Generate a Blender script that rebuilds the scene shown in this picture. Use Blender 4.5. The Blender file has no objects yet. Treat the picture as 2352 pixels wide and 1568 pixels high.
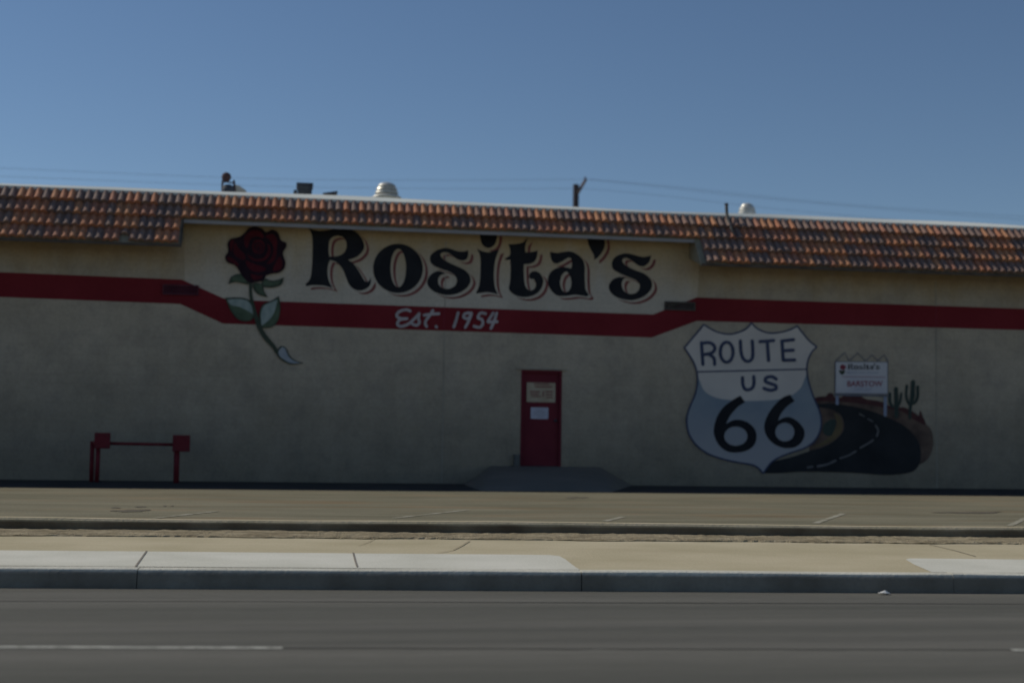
import bpy, bmesh, math, random
from mathutils import Vector, Matrix
from mathutils.geometry import tessellate_polygon
random.seed(7)
C = bpy.context.scene
R = math.radians

# ------------------------------------------------------------------ camera
F_PX, PX_W, PX_H = 3200.0, 2352.0, 1568.0
CAM_H = 1.18
YAW, PITCH, ROLL = R(9.3), R(4.0), 0.0148
fwd = Vector((math.sin(YAW)*math.cos(PITCH), math.cos(YAW)*math.cos(PITCH), math.sin(PITCH)))
rt0 = Vector((math.cos(YAW), -math.sin(YAW), 0)); up0 = rt0.cross(fwd)
rt = rt0*math.cos(ROLL) + up0*math.sin(ROLL); up = up0*math.cos(ROLL) - rt0*math.sin(ROLL)
cam = bpy.data.objects.new('camera', bpy.data.cameras.new('camera'))
bpy.context.collection.objects.link(cam)
m = Matrix((rt, up, -fwd)).transposed().to_4x4(); m.translation = (0, 0, CAM_H)
cam.matrix_world = m
cam.data.sensor_width = 36; cam.data.lens = F_PX/PX_W*36
cam.data.clip_start = 0.1; cam.data.clip_end = 5000
cam.data.dof.use_dof = True; cam.data.dof.focus_distance = 14.0; cam.data.dof.aperture_fstop = 1.0
C.camera = cam

# ------------------------------------------------------------------ light
SUN = Vector((-0.73, 0.455, 0.68)).normalized()
elev = math.asin(SUN.z); az = math.atan2(SUN.x, SUN.y)
w = bpy.data.worlds.new("World"); C.world = w; w.use_nodes = True
nt = w.node_tree; bg = nt.nodes['Background']
sky = nt.nodes.new('ShaderNodeTexSky'); sky.sky_type = 'NISHITA'; sky.sun_disc = False
sky.sun_elevation = elev; sky.sun_rotation = az; sky.altitude = 600
sky.air_density = 1.0; sky.dust_density = 0.0; sky.ozone_density = 4.0
nt.links.new(sky.outputs[0], bg.inputs[0]); bg.inputs[1].default_value = 0.091
sl = bpy.data.lights.new('sun', 'SUN'); sl.energy = 4.1; sl.angle = R(0.5); sl.color = (1.0, 0.93, 0.80)
so = bpy.data.objects.new('sun', sl); bpy.context.collection.objects.link(so)
so.rotation_euler = (-SUN).to_track_quat('-Z', 'Y').to_euler()
C.view_settings.view_transform = 'Standard'; C.view_settings.look = 'None'
C.view_settings.exposure = -0.5; C.view_settings.gamma = 1

# ------------------------------------------------------------------ helpers
def ray(x, y): return fwd*F_PX + rt*(x-PX_W/2) - up*(y-PX_H/2)
def onwall(x, y, Y):
    d = ray(x, y); t = Y/d.y; return Vector((d.x*t, Y, CAM_H + d.z*t))
def onground(x, y, z):
    d = ray(x, y); t = (z-CAM_H)/d.z; return Vector((d.x*t, d.y*t, z))

def tag(o, label=None, cat=None, group=None, kind=None):
    if label: o['label'] = label
    if cat: o['category'] = cat
    if group: o['group'] = group
    if kind: o['kind'] = kind
    return o
def empty(name, loc=(0, 0, 0)):
    o = bpy.data.objects.new(name, None); C.collection.objects.link(o); o.location = loc
    o.empty_display_size = .2
    return o
class MB:
    def __init__(s): s.v = []; s.f = []
    def add(s, vs, fs):
        n = len(s.v); s.v += [tuple(v) for v in vs]; s.f += [tuple(i+n for i in f) for f in fs]; return s
    def box(s, x0, x1, y0, y1, z0, z1):
        vs = [(x, y, z) for z in (z0, z1) for y in (y0, y1) for x in (x0, x1)]
        return s.add(vs, [(0, 2, 3, 1), (4, 5, 7, 6), (0, 1, 5, 4), (2, 6, 7, 3), (0, 4, 6, 2), (1, 3, 7, 5)])
    def prism(s, prof, x0, x1):           # profile of (y,z), extruded along x
        n = len(prof)
        vs = [(x0, y, z) for y, z in prof] + [(x1, y, z) for y, z in prof]
        fs = [(i, (i+1) % n, n+(i+1) % n, n+i) for i in range(n)]
        return s.add(vs, fs + [tuple(range(n))[::-1], tuple(range(n, 2*n))])
    def tube(s, pts, r, n=8, caps=True):
        pts = [Vector(p) for p in pts]; rs = r if isinstance(r, (list, tuple)) else [r]*len(pts)
        vs = []
        for i, p in enumerate(pts):
            d = (pts[min(i+1, len(pts)-1)] - pts[max(i-1, 0)]).normalized()
            a = Vector((0, 0, 1)) if abs(d.z) < .9 else Vector((1, 0, 0))
            u = d.cross(a).normalized(); v = d.cross(u)
            for k in range(n):
                t = 2*math.pi*k/n; vs.append(p + (u*math.cos(t) + v*math.sin(t))*rs[i])
        fs = [(i*n+k, i*n+(k+1) % n, (i+1)*n+(k+1) % n, (i+1)*n+k) for i in range(len(pts)-1) for k in range(n)]
        if caps: fs += [tuple(range(n))[::-1], tuple(range((len(pts)-1)*n, len(pts)*n))]
        return s.add(vs, fs)
    def lathe(s, prof, c, n=28):          # profile of (radius, z)
        vs = [(c[0]+r*math.cos(2*math.pi*k/n), c[1]+r*math.sin(2*math.pi*k/n), c[2]+z) for r, z in prof for k in range(n)]
        fs = [(i*n+k, i*n+(k+1) % n, (i+1)*n+(k+1) % n, (i+1)*n+k) for i in range(len(prof)-1) for k in range(n)]
        return s.add(vs, fs)
    def build(s, name, mat, parent=None, smooth=False, fix=True):
        me = bpy.data.meshes.new(name); me.from_pydata(s.v, [], s.f); me.update()
        if fix:
            bm = bmesh.new(); bm.from_mesh(me); bmesh.ops.recalc_face_normals(bm, faces=bm.faces); bm.to_mesh(me); bm.free()
        if smooth:
            for p in me.polygons: p.use_smooth = True
        me.materials.append(mat)
        o = bpy.data.objects.new(name, me); C.collection.objects.link(o)
        if parent:
            o.parent = parent; o.matrix_parent_inverse = Matrix.Translation(-Vector(parent.location)) if parent.type == 'EMPTY' else Matrix()
        return o
def bevel(o, wd, seg=2):
    b = o.modifiers.new('bevel', 'BEVEL'); b.width = wd; b.segments = seg; b.limit_method = 'ANGLE'; return o

# ------------------------------------------------------------------ materials
def mat(name, c1, c2=None, scale=3.0, stretch=(1, 1, 1), rough=.85, bump=0.0, bscale=60, detail=6, metal=0, lo=.35, hi=.65, spec=.08, fine=0.0):
    m = bpy.data.materials.new(name); m.use_nodes = True; n = m.node_tree.nodes; L = m.node_tree.links
    b = n['Principled BSDF']; b.inputs['Roughness'].default_value = rough; b.inputs['Metallic'].default_value = metal
    b.inputs['Specular IOR Level'].default_value = spec
    tc = n.new('ShaderNodeTexCoord'); mp = n.new('ShaderNodeMapping'); mp.inputs['Scale'].default_value = stretch
    L.new(tc.outputs['Object'], mp.inputs[0])
    no = n.new('ShaderNodeTexNoise'); no.inputs['Scale'].default_value = scale; no.inputs['Detail'].default_value = detail
    L.new(mp.outputs[0], no.inputs['Vector'])
    cr = n.new('ShaderNodeValToRGB'); cr.color_ramp.elements[0].position = lo; cr.color_ramp.elements[1].position = hi
    cr.color_ramp.elements[0].color = (*c1, 1); cr.color_ramp.elements[1].color = (*(c2 or c1), 1)
    L.new(no.outputs['Fac'], cr.inputs[0])
    out = cr.outputs[0]
    if fine:
        n2 = n.new('ShaderNodeTexNoise'); n2.inputs['Scale'].default_value = bscale; n2.inputs['Detail'].default_value = 4
        L.new(mp.outputs[0], n2.inputs['Vector'])
        mr = n.new('ShaderNodeMapRange'); mr.inputs[1].default_value = .3; mr.inputs[2].default_value = .7
        mr.inputs[3].default_value = 1-fine; mr.inputs[4].default_value = 1+fine
        L.new(n2.outputs['Fac'], mr.inputs[0])
        vm = n.new('ShaderNodeVectorMath'); vm.operation = 'SCALE'
        L.new(out, vm.inputs[0]); L.new(mr.outputs[0], vm.inputs['Scale']); out = vm.outputs[0]
    L.new(out, b.inputs['Base Color'])
    if bump:
        n3 = n.new('ShaderNodeTexNoise'); n3.inputs['Scale'].default_value = bscale; n3.inputs['Detail'].default_value = 5
        L.new(tc.outputs['Object'], n3.inputs['Vector'])
        bp = n.new('ShaderNodeBump'); bp.inputs['Strength'].default_value = bump; bp.inputs['Distance'].default_value = .02
        L.new(n3.outputs['Fac'], bp.inputs['Height']); L.new(bp.outputs[0], b.inputs['Normal'])
    m['out'] = 1
    return m
def stucco(nm='stucco', ca=(.445, .378, .285), cb=(.505, .43, .33)):
    m = mat(nm, ca, cb, scale=.9, bump=.5, bscale=18, detail=7, fine=.07)
    n = m.node_tree.nodes; L = m.node_tree.links; b = n['Principled BSDF']
    src = b.inputs['Base Color'].links[0].from_socket
    # ochre runs below the eaves: ragged stains fading down from z 5.1
    tc = n.new('ShaderNodeTexCoord'); sp = n.new('ShaderNodeSeparateXYZ'); L.new(tc.outputs['Object'], sp.inputs[0])
    mp = n.new('ShaderNodeMapping'); mp.inputs['Scale'].default_value = (1.6, 1.6, .35); L.new(tc.outputs['Object'], mp.inputs[0])
    no = n.new('ShaderNodeTexNoise'); no.inputs['Scale'].default_value = 1.5; no.inputs['Detail'].default_value = 5; L.new(mp.outputs[0], no.inputs['Vector'])
    a = n.new('ShaderNodeMath'); a.operation = 'MULTIPLY_ADD'; a.inputs[1].default_value = 1.5; L.new(no.outputs['Fac'], a.inputs[0]); L.new(sp.outputs['Z'], a.inputs[2])
    mr = n.new('ShaderNodeMapRange'); mr.inputs[1].default_value = 5.15; mr.inputs[2].default_value = 6.25; mr.inputs[4].default_value = .75; L.new(a.outputs[0], mr.inputs[0])
    mx = n.new('ShaderNodeMix'); mx.data_type = 'RGBA'; mx.blend_type = 'MULTIPLY'; L.new(mr.outputs[0], mx.inputs['Factor'])
    L.new(src, mx.inputs['A']); mx.inputs['B'].default_value = (.86, .70, .42, 1)
    # shade painted in: stucco multiplied darker towards the foot of the wall
    a2 = n.new('ShaderNodeMath'); a2.operation = 'MULTIPLY_ADD'; a2.inputs[1].default_value = 1.2; L.new(no.outputs['Fac'], a2.inputs[0]); L.new(sp.outputs['Z'], a2.inputs[2])
    m2 = n.new('ShaderNodeMapRange'); m2.inputs[1].default_value = 3.6; m2.inputs[2].default_value = .9; m2.inputs[3].default_value = 0; m2.inputs[4].default_value = .9; L.new(a2.outputs[0], m2.inputs[0])
    mx2 = n.new('ShaderNodeMix'); mx2.data_type = 'RGBA'; mx2.blend_type = 'MULTIPLY'; L.new(m2.outputs[0], mx2.inputs['Factor'])
    L.new(mx.outputs['Result'], mx2.inputs['A']); mx2.inputs['B'].default_value = (.56, .56, .54, 1)
    # faint block courses
    bk = n.new('ShaderNodeTexBrick'); m3 = n.new('ShaderNodeMapping'); m3.inputs['Rotation'].default_value = (R(90), 0, 0)
    L.new(tc.outputs['Object'], m3.inputs[0]); L.new(m3.outputs[0], bk.inputs['Vector'])
    bk.inputs['Scale'].default_value = 1; bk.inputs['Brick Width'].default_value = .4; bk.inputs['Row Height'].default_value = .2
    bk.inputs['Mortar Size'].default_value = .008; bk.inputs['Mortar Smooth'].default_value = .5
    bk.inputs['Color1'].default_value = (1, 1, 1, 1); bk.inputs['Color2'].default_value = (.955, .955, .96, 1); bk.inputs['Mortar'].default_value = (.91, .91, .91, 1)
    mx3 = n.new('ShaderNodeMix'); mx3.data_type = 'RGBA'; mx3.blend_type = 'MULTIPLY'; mx3.inputs['Factor'].default_value = 1
    L.new(mx2.outputs['Result'], mx3.inputs['A']); L.new(bk.outputs['Color'], mx3.inputs['B'])
    L.new(mx3.outputs['Result'], b.inputs['Base Color'])
    return m
def tilemat():
    m = bpy.data.materials.new('clay_tile'); m.use_nodes = True; n = m.node_tree.nodes; L = m.node_tree.links
    b = n['Principled BSDF']; b.inputs['Roughness'].default_value = .8; b.inputs['Specular IOR Level'].default_value = .25
    g = n.new('ShaderNodeNewGeometry'); cr = n.new('ShaderNodeValToRGB'); cr.color_ramp.interpolation = 'CONSTANT'
    cols = [(0, (.50, .215, .12)), (.14, (.28, .19, .155)), (.32, (.54, .26, .14)), (.46, (.245, .17, .145)), (.62, (.44, .205, .135)), (.76, (.32, .195, .15)), (.88, (.56, .25, .135))]
    e = cr.color_ramp.elements
    e[0].color = (*cols[0][1], 1); e[1].position = cols[1][0]; e[1].color = (*cols[1][1], 1)
    for p, c in cols[2:]: k = e.new(p); k.color = (*c, 1)
    L.new(g.outputs['Random Per Island'], cr.inputs[0])
    tc = n.new('ShaderNodeTexCoord'); no = n.new('ShaderNodeTexNoise'); no.inputs['Scale'].default_value = 14; no.inputs['Detail'].default_value = 5
    L.new(tc.outputs['Object'], no.inputs['Vector'])
    mr = n.new('ShaderNodeMapRange'); mr.inputs[1].default_value = .3; mr.inputs[2].default_value = .7; mr.inputs[3].default_value = .72; mr.inputs[4].default_value = 1.02
    L.new(no.outputs['Fac'], mr.inputs[0]); vm = n.new('ShaderNodeVectorMath'); vm.operation = 'SCALE'
    L.new(cr.outputs[0], vm.inputs[0]); L.new(mr.outputs[0], vm.inputs['Scale']); L.new(vm.outputs[0], b.inputs['Base Color'])
    return m
M = {}
def mottle(m, scale, stretch, lo, hi, fmax, col, blend='MULTIPLY'):
    # a second, larger pattern of wear worked into the same surface
    n = m.node_tree.nodes; L = m.node_tree.links; b = n['Principled BSDF']; src = b.inputs['Base Color'].links[0].from_socket
    tc = n.new('ShaderNodeTexCoord'); mp = n.new('ShaderNodeMapping'); mp.inputs['Scale'].default_value = stretch; mp.inputs['Location'].default_value = (3.7, 1.3, 5.1)
    L.new(tc.outputs['Object'], mp.inputs[0]); no = n.new('ShaderNodeTexNoise'); no.inputs['Scale'].default_value = scale; no.inputs['Detail'].default_value = 8; no.inputs['Roughness'].default_value = .65
    L.new(mp.outputs[0], no.inputs['Vector']); mr = n.new('ShaderNodeMapRange'); mr.inputs[1].default_value = lo; mr.inputs[2].default_value = hi; mr.inputs[4].default_value = fmax
    L.new(no.outputs['Fac'], mr.inputs[0]); mx = n.new('ShaderNodeMix'); mx.data_type = 'RGBA'; mx.blend_type = blend
    L.new(mr.outputs[0], mx.inputs['Factor']); L.new(src, mx.inputs['A']); mx.inputs['B'].default_value = (*col, 1); L.new(mx.outputs['Result'], b.inputs['Base Color'])
M['stucco'] = stucco()
M['signbg'] = stucco('cream_sign_background', (.52, .46, .375), (.59, .525, .43))
M['tile'] = tilemat()
M['red'] = mat('red_wall_paint', (.17, .020, .026), (.205, .026, .033), scale=.7, bump=.4, bscale=18, fine=.06, detail=7)
M['doorred'] = mat('red_door_paint', (.14, .022, .033), (.165, .027, .038), scale=2, rough=.6)
M['black'] = mat('black_sign_paint', (.020, .021, .025), (.027, .028, .032), scale=3, bump=.3, bscale=18)
M['shadowred'] = mat('faded_red_sign_paint', (.19, .060, .058), (.24, .09, .082), scale=2)
M['script'] = mat('grey_white_script_paint', (.40, .36, .36), (.50, .45, .45), scale=4)
M['rosedark'] = mat('dark_rose_paint', (.022, .013, .019), (.030, .016, .024), scale=6)
M['rosered'] = mat('red_rose_paint', (.070, .013, .019), (.11, .017, .024), scale=4.5, lo=.3, hi=.7)
M['leafdark'] = mat('dark_leaf_paint', (.075, .105, .07), (.11, .15, .10), scale=6)
M['leaflight'] = mat('pale_leaf_paint', (.26, .32, .30), (.36, .41, .38), scale=9, stretch=(1, 1, .4))
M['stem'] = mat('dark_stem_paint', (.05, .065, .05), (.075, .09, .065), scale=6)
M['bud'] = mat('grey_bud_paint', (.30, .33, .37), (.38, .40, .42), scale=5)
M['shieldpale'] = mat('pale_shield_paint', (.60, .545, .50), (.67, .61, .55), scale=1.2)
M['navy'] = mat('dark_navy_paint', (.055, .07, .12), (.075, .09, .15), scale=3)
M['asphpaint'] = mat('mural_road_paint', (.027, .028, .030), (.038, .039, .042), scale=1.5)
M['desert'] = mat('mural_desert_paint', (.085, .06, .052), (.16, .11, .085), scale=3.2, lo=.35, hi=.62)
M['hill'] = mat('mural_hill_paint', (.07, .03, .035), (.11, .05, .045), scale=3)
M['gold'] = mat('mural_gold_paint', (.13, .10, .06), (.19, .14, .075), scale=3)
M['cactus'] = mat('mural_cactus_paint', (.045, .062, .055), (.06, .08, .068), scale=8, stretch=(3, 1, .3))
M['bbwhite'] = mat('mural_billboard_white', (.50, .49, .53), (.60, .58, .58), scale=1.5)
M['bbgrey'] = mat('mural_billboard_frame', (.13, .14, .17), (.18, .19, .22), scale=4)
M['faint'] = mat('faint_blue_lettering', (.26, .29, .38), (.30, .33, .42), scale=4)
M['faintred'] = mat('faint_red_line', (.36, .22, .26))
M['bbred'] = mat('mural_red_lettering', (.24, .05, .07))
M['concrete'] = mat('new_white_concrete', (.57, .56, .48), (.66, .645, .565), scale=1.3, bump=.25, bscale=40, fine=.05)
M['walk'] = mat('tan_sidewalk_concrete', (.44, .385, .255), (.52, .455, .315), scale=.9, bump=.3, bscale=40, fine=.06, detail=8)
M['kerb'] = mat('kerb_concrete', (.54, .52, .44), (.66, .64, .55), scale=1.6, bump=.4, bscale=30, fine=.08)
M['lotkerb'] = mat('old_kerb_concrete', (.44, .38, .25), (.54, .46, .32), scale=1.2, bump=.4, bscale=30, fine=.08)
M['road'] = mat('street_asphalt', (.112, .111, .097), (.158, .153, .134), scale=1.1, stretch=(.04, 1.1, 1), bump=.5, bscale=90, fine=.12, detail=8, lo=.40, hi=.60)
M['lot'] = mat('old_lot_asphalt', (.175, .163, .112), (.24, .22, .155), scale=1.3, stretch=(.30, 1.2, 1), bump=.5, bscale=70, fine=.16, detail=8)
mottle(M['lot'], .9, (.35, 1.6, 1), .52, .68, .8, (1.18, .92, .78))
mottle(M['lot'], 2.2, (.25, 2.2, 1), .5, .7, .8, (.72, .72, .70))
mottle(M['road'], .7, (.05, 1.5, 1), .50, .62, .7, (.84, .84, .86))
mottle(M['road'], 5, (.12, 1.2, 1), .45, .7, .6, (.86, .86, .85))
mottle(M['walk'], 1.5, (.3, 1, 1), .50, .72, .6, (.86, .84, .82))
mottle(M['stucco'], 1.6, (1, 1, 1), .45, .66, .75, (.82, .83, .86))
mottle(M['stucco'], 6, (1, 1, 1), .48, .7, .6, (.86, .86, .87))
mottle(M['signbg'], 3, (1, 1, 1), .48, .7, .5, (.90, .90, .90))
M['rampm'] = mat('grey_ramp_concrete', (.175, .155, .125), (.215, .185, .15), scale=.8, bump=.4, bscale=40, fine=.08)
M['dirt'] = mat('gravel_dirt', (.21, .172, .108), (.37, .312, .21), scale=9, stretch=(.45, 1, 1), bump=1, bscale=45, fine=.3, detail=8)
M['desertground'] = mat('desert_ground', (.28, .23, .17), (.40, .33, .25), scale=.3, bump=.4, bscale=20)
M['line'] = mat('worn_white_line_paint', (.26, .26, .23), (.42, .42, .375), scale=14, lo=.38, hi=.55, fine=.1)
M['wornline'] = mat('faded_parking_line_paint', (.25, .235, .17), (.42, .40, .33), scale=7, lo=.42, hi=.65)
M['foam'] = mat('grey_white_roof_coating', (.42, .46, .46), (.74, .76, .70), scale=.16, stretch=(1, 1, 1), bump=.2, bscale=12, detail=3)
M['fascia'] = mat('grey_fascia_paint', (.31, .30, .30), (.36, .345, .34), scale=2)
M['darkwood'] = mat('dark_eave_wood', (.08, .065, .055), (.12, .10, .085), scale=3)
M['soffit'] = mat('soffit_plaster', (.28, .25, .18), (.36, .32, .23), scale=2)
M['galv'] = mat('weathered_galvanised_metal', (.46, .445, .40), (.66, .64, .57), scale=4, rough=.4, metal=.35, spec=.5)
M['darkmetal'] = mat('dark_weathered_metal', (.05, .055, .07), (.09, .095, .11), scale=5, rough=.6)
M['rust'] = mat('rusty_dark_metal', (.07, .045, .05), (.11, .07, .07), scale=12, rough=.8)
M['tanmetal'] = mat('pale_hood_metal', (.40, .38, .33), (.50, .47, .41), scale=5)
M['pole'] = mat('creosote_pole_wood', (.05, .045, .05), (.085, .07, .07), scale=4, stretch=(6, 6, .4))
M['armwood'] = mat('weathered_arm_wood', (.13, .10, .09), (.20, .16, .14), scale=6)
M['wire'] = mat('dark_wire', (.20, .23, .28))
M['redpipe'] = mat('red_pipe_paint', (.14, .020, .027), (.18, .027, .034), scale=5, rough=.5)
M['notice'] = mat('cream_notice_card', (.42, .34, .24), (.50, .42, .31), scale=3)
M['noticeink'] = mat('faded_red_ink', (.26, .13, .11))
M['paper'] = mat('white_paper', (.48, .48, .56), (.55, .55, .62), scale=3)
M['paperink'] = mat('grey_ink', (.34, .33, .38))
M['vent'] = mat('dark_vent_paint', (.085, .03, .042), (.12, .04, .055), scale=4)
M['ventgrey'] = mat('grey_vent_paint', (.085, .075, .065), (.12, .10, .09), scale=4)
M['seam'] = mat('joint_sealant', (.30, .27, .22), (.37, .34, .28), scale=2)
M['seamred'] = mat('painted_joint_sealant', (.19, .03, .045), (.23, .035, .05), scale=2)
M['boxmetal'] = mat('grey_box_metal', (.10, .10, .095), (.14, .14, .13), scale=5)
M['litter'] = mat('crumpled_white_paper', (.7, .69, .66), (.8, .79, .75), scale=8)
M['dash'] = mat('faded_dash_paint', (.13, .125, .125), (.19, .18, .175), scale=5)
# painted shade: kerb faces darkened in the colour, up to a ragged, wavering height
def shade_face(m, zmid, col, soft=.02, amp=.03):
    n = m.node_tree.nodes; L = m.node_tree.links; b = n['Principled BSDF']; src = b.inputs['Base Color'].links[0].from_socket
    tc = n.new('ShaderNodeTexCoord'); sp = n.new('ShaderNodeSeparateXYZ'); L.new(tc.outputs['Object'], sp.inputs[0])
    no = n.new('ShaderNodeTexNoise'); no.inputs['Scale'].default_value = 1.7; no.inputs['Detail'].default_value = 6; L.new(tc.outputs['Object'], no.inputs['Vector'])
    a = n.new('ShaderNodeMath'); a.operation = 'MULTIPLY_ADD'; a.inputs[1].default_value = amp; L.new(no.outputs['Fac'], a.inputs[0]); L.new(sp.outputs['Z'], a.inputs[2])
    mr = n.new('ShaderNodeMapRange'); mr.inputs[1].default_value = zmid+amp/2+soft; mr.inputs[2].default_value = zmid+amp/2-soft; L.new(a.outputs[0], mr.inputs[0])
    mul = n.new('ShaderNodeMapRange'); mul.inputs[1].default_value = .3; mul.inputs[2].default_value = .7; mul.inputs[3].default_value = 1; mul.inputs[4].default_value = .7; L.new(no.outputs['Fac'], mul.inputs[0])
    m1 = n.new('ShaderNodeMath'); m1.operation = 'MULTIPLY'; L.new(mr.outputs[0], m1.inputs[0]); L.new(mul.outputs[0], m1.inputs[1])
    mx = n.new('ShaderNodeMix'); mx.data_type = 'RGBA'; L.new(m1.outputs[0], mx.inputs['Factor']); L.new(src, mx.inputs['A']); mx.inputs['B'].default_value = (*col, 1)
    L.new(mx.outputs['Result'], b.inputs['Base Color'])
shade_face(M['kerb'], .128, (.135, .115, .09), .012, .018)
shade_face(M['lotkerb'], .245, (.12, .09, .06), .015, .03)
# shield blue, airbrushed to pale towards the bottom (painted that way)
def shieldblue(z0, z1):
    m = mat('airbrushed_blue_paint', (.23, .275, .32), (.28, .32, .355), scale=1.5)
    n = m.node_tree.nodes; L = m.node_tree.links; b = n['Principled BSDF']; src = b.inputs['Base Color'].links[0].from_socket
    tc = n.new('ShaderNodeTexCoord'); sp = n.new('ShaderNodeSeparateXYZ'); L.new(tc.outputs['Object'], sp.inputs[0])
    mr = n.new('ShaderNodeMapRange'); mr.inputs[1].default_value = z1; mr.inputs[2].default_value = z0; L.new(sp.outputs['Z'], mr.inputs[0])
    mx = n.new('ShaderNodeMix'); mx.data_type = 'RGBA'; L.new(mr.outputs[0], mx.inputs['Factor']); L.new(src, mx.inputs['A']); mx.inputs['B'].default_value = (.42, .40, .405, 1)
    L.new(mx.outputs['Result'], b.inputs['Base Color']); return m

# ------------------------------------------------------------------ the ground
YW = 29.9                      # front face of the building
ANG = R(-4.5)                  # the street runs at a slight angle to the building
ux = Vector((math.cos(ANG), math.sin(ANG), 0)); vy = Vector((-math.sin(ANG), math.cos(ANG), 0))
def vof(p): return Vector(p).dot(vy)
def uof(p): return Vector(p).dot(ux)
V_K = vof(onground(1176, 1355.5, 0))            # foot of the street kerb
V_WB = vof(onground(1176, 1239, .15))           # back of the sidewalk
V_PF = vof(onground(1176, 1227, .15))           # front of the lot kerb
V_PB = V_PF + .17
U0, U1 = -45, 65
def sbox(mb, u0, u1, v0, v1, z0, z1):
    pts = [ux*u+vy*v+Vector((0, 0, z)) for z in (z0, z1) for v in (v0, v1) for u in (u0, u1)]
    return mb.add(pts, [(0, 2, 3, 1), (4, 5, 7, 6), (0, 1, 5, 4), (2, 6, 7, 3), (0, 4, 6, 2), (1, 3, 7, 5)])
def sheet(pts, z, name, m_):
    o = MB().add([(p[0], p[1], z) for p in pts], [tuple(range(len(pts)))]).build(name, m_)
    if o.data.polygons[0].normal.z < 0: o.data.flip_normals()
    return tag(o, kind='structure')
def suv(u, v): p = ux*u+vy*v; return (p.x, p.y)
sheet([(-1500, -1500), (1500, -1500), (1500, 1500), (-1500, 1500)], -.06, 'ground', M['desertground'])
road = sheet([suv(U0, -14), suv(U1, -14), suv(U1, V_K), suv(U0, V_K)], 0, 'road', M['road'])
# wavy asphalt edge against the kerb and the lot: built as solid slabs
KT = .115
kb = MB()
prof = [(V_K, 0-.05), (V_K+.015, .11), (V_K+.035, .142), (V_K+.06, .15), (V_K+.16, .15), (V_K+.16, -.05)]
u = U0; jpx = [uof(onground(305, 1355, 0)), uof(onground(1335, 1355, 0)), uof(onground(2180, 1358, 0))]
js = sorted([-40, -34, -28, -22, -16, -10, -6] + jpx + [10, 16, 22, 28, 34, 40, 46, 52, 58])
cuts = [U0] + js + [U1]
for a, b in zip(cuts[:-1], cuts[1:]):
    g = .012 if abs(a-jpx[0]) < .01 else .003
    n = len(prof)
    nn = max(2, int((b-a)/.7)); rows = []
    vs = []
    for k in range(nn+1):
        uu = a+g/2 + (b-a-g)*k/nn; dz = random.uniform(-.004, .004); dv = random.uniform(-.004, .004)
        vs += [ux*uu+vy*(v+dv)+Vector((0, 0, z+(dz if z > 0 else 0))) for v, z in prof]
    fs = [(k*n+i, k*n+(i+1) % n, (k+1)*n+(i+1) % n, (k+1)*n+i) for k in range(nn) for i in range(n)]
    kb.add(vs, fs + [tuple(range(n))[::-1], tuple(range(nn*n, nn*n+n))])
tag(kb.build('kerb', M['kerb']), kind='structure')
tag(sbox(MB(), U0, U1, V_K+.03, V_K+.155, -.05, .10).build('kerb_core', M['boxmetal']), kind='structure')
tag(sbox(MB(), U0, U1, V_K+.165, V_WB, -.05, .146).build('sidewalk', M['walk']), kind='structure')
# white concrete driveway aprons, 4 mm above the sidewalk
def apron(poly, name):
    pts = [onground(x, y, .15) for x, y in poly]
    v0 = V_K+.165
    return sheet([(p.x, p.y) for p in pts], .150, name, M['concrete'])
vb = V_K+.168
def atv(x, y): return onground(x, y, .15)
pA = [suv(U0, vb), suv(uof(atv(1338, 1311)), vb)]
curve_pts = [(1326, 1304), (1312, 1294), (1298, 1283), (1284, 1276), (1262, 1273.5)]
back = [(1100, 1272), (820, 1270), (400, 1266), (0, 1263)]
pA += [(atv(*p).x, atv(*p).y) for p in curve_pts + back]
e0 = atv(0, 1263); pA += [suv(U0, vof(e0))]
sheet(pA, .150, 'driveway', M['concrete'])
pB = [suv(uof(atv(2168, 1321)), vb)] + [(atv(*p).x, atv(*p).y) for p in [(2140, 1313), (2100, 1296), (2080, 1284), (2090, 1281.5), (2352, 1284)]]
e1 = atv(2352, 1284); pB += [suv(U1-20, vof(e1)), suv(U1-20, vb)]
sheet(pB[::-1], .150, 'driveway', M['concrete'])
# tooled joints and hairline cracks in the concrete
def ribbon_ground(pts, wd, z, name, m_, kind='structure', taper=None):
    P = [onground(x, y, z) for x, y in pts]; vs = []
    for i, p in enumerate(P):
        d = (P[min(i+1, len(P)-1)]-P[max(i-1, 0)]).normalized(); nrm = Vector((-d.y, d.x, 0))
        ww = wd*(taper[i] if taper else 1)/2; vs += [p+nrm*ww, p-nrm*ww]
    o = MB().add(vs, [(2*i, 2*i+1, 2*i+3, 2*i+2) for i in range(len(P)-1)]).build(name, m_)
    if o.data.polygons[0].normal.z < 0: o.data.flip_normals()
    return tag(o, kind=kind)
M['joint'] = mat('dirt_filled_joint', (.20, .18, .15), (.28, .25, .21), scale=10)
M['crack'] = mat('fine_crack', (.33, .285, .20), (.39, .34, .245), scale=10)
ribbon_ground([(337, 1264), (322, 1285), (311, 1300.5)], .015, .154, 'pavement_joint', M['joint'])
ribbon_ground([(811, 1268), (816, 1287), (820.5, 1301)], .015, .154, 'pavement_joint', M['joint'])
ribbon_ground([(1078, 1241), (1060, 1252), (1040, 1262), (1000, 1270), (880, 1269)], .014, .1535, 'pavement_crack', M['crack'], taper=[1, 1, 1, .8, .3])
ribbon_ground([(2130, 1248), (2190, 1262), (2240, 1276)], .016, .1535, 'pavement_crack', M['crack'])
ribbon_ground([(860, 1236), (850, 1242), (822, 1252)], .010, .1535, 'pavement_crack', M['crack'], taper=[.5, 1, .5])
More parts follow.
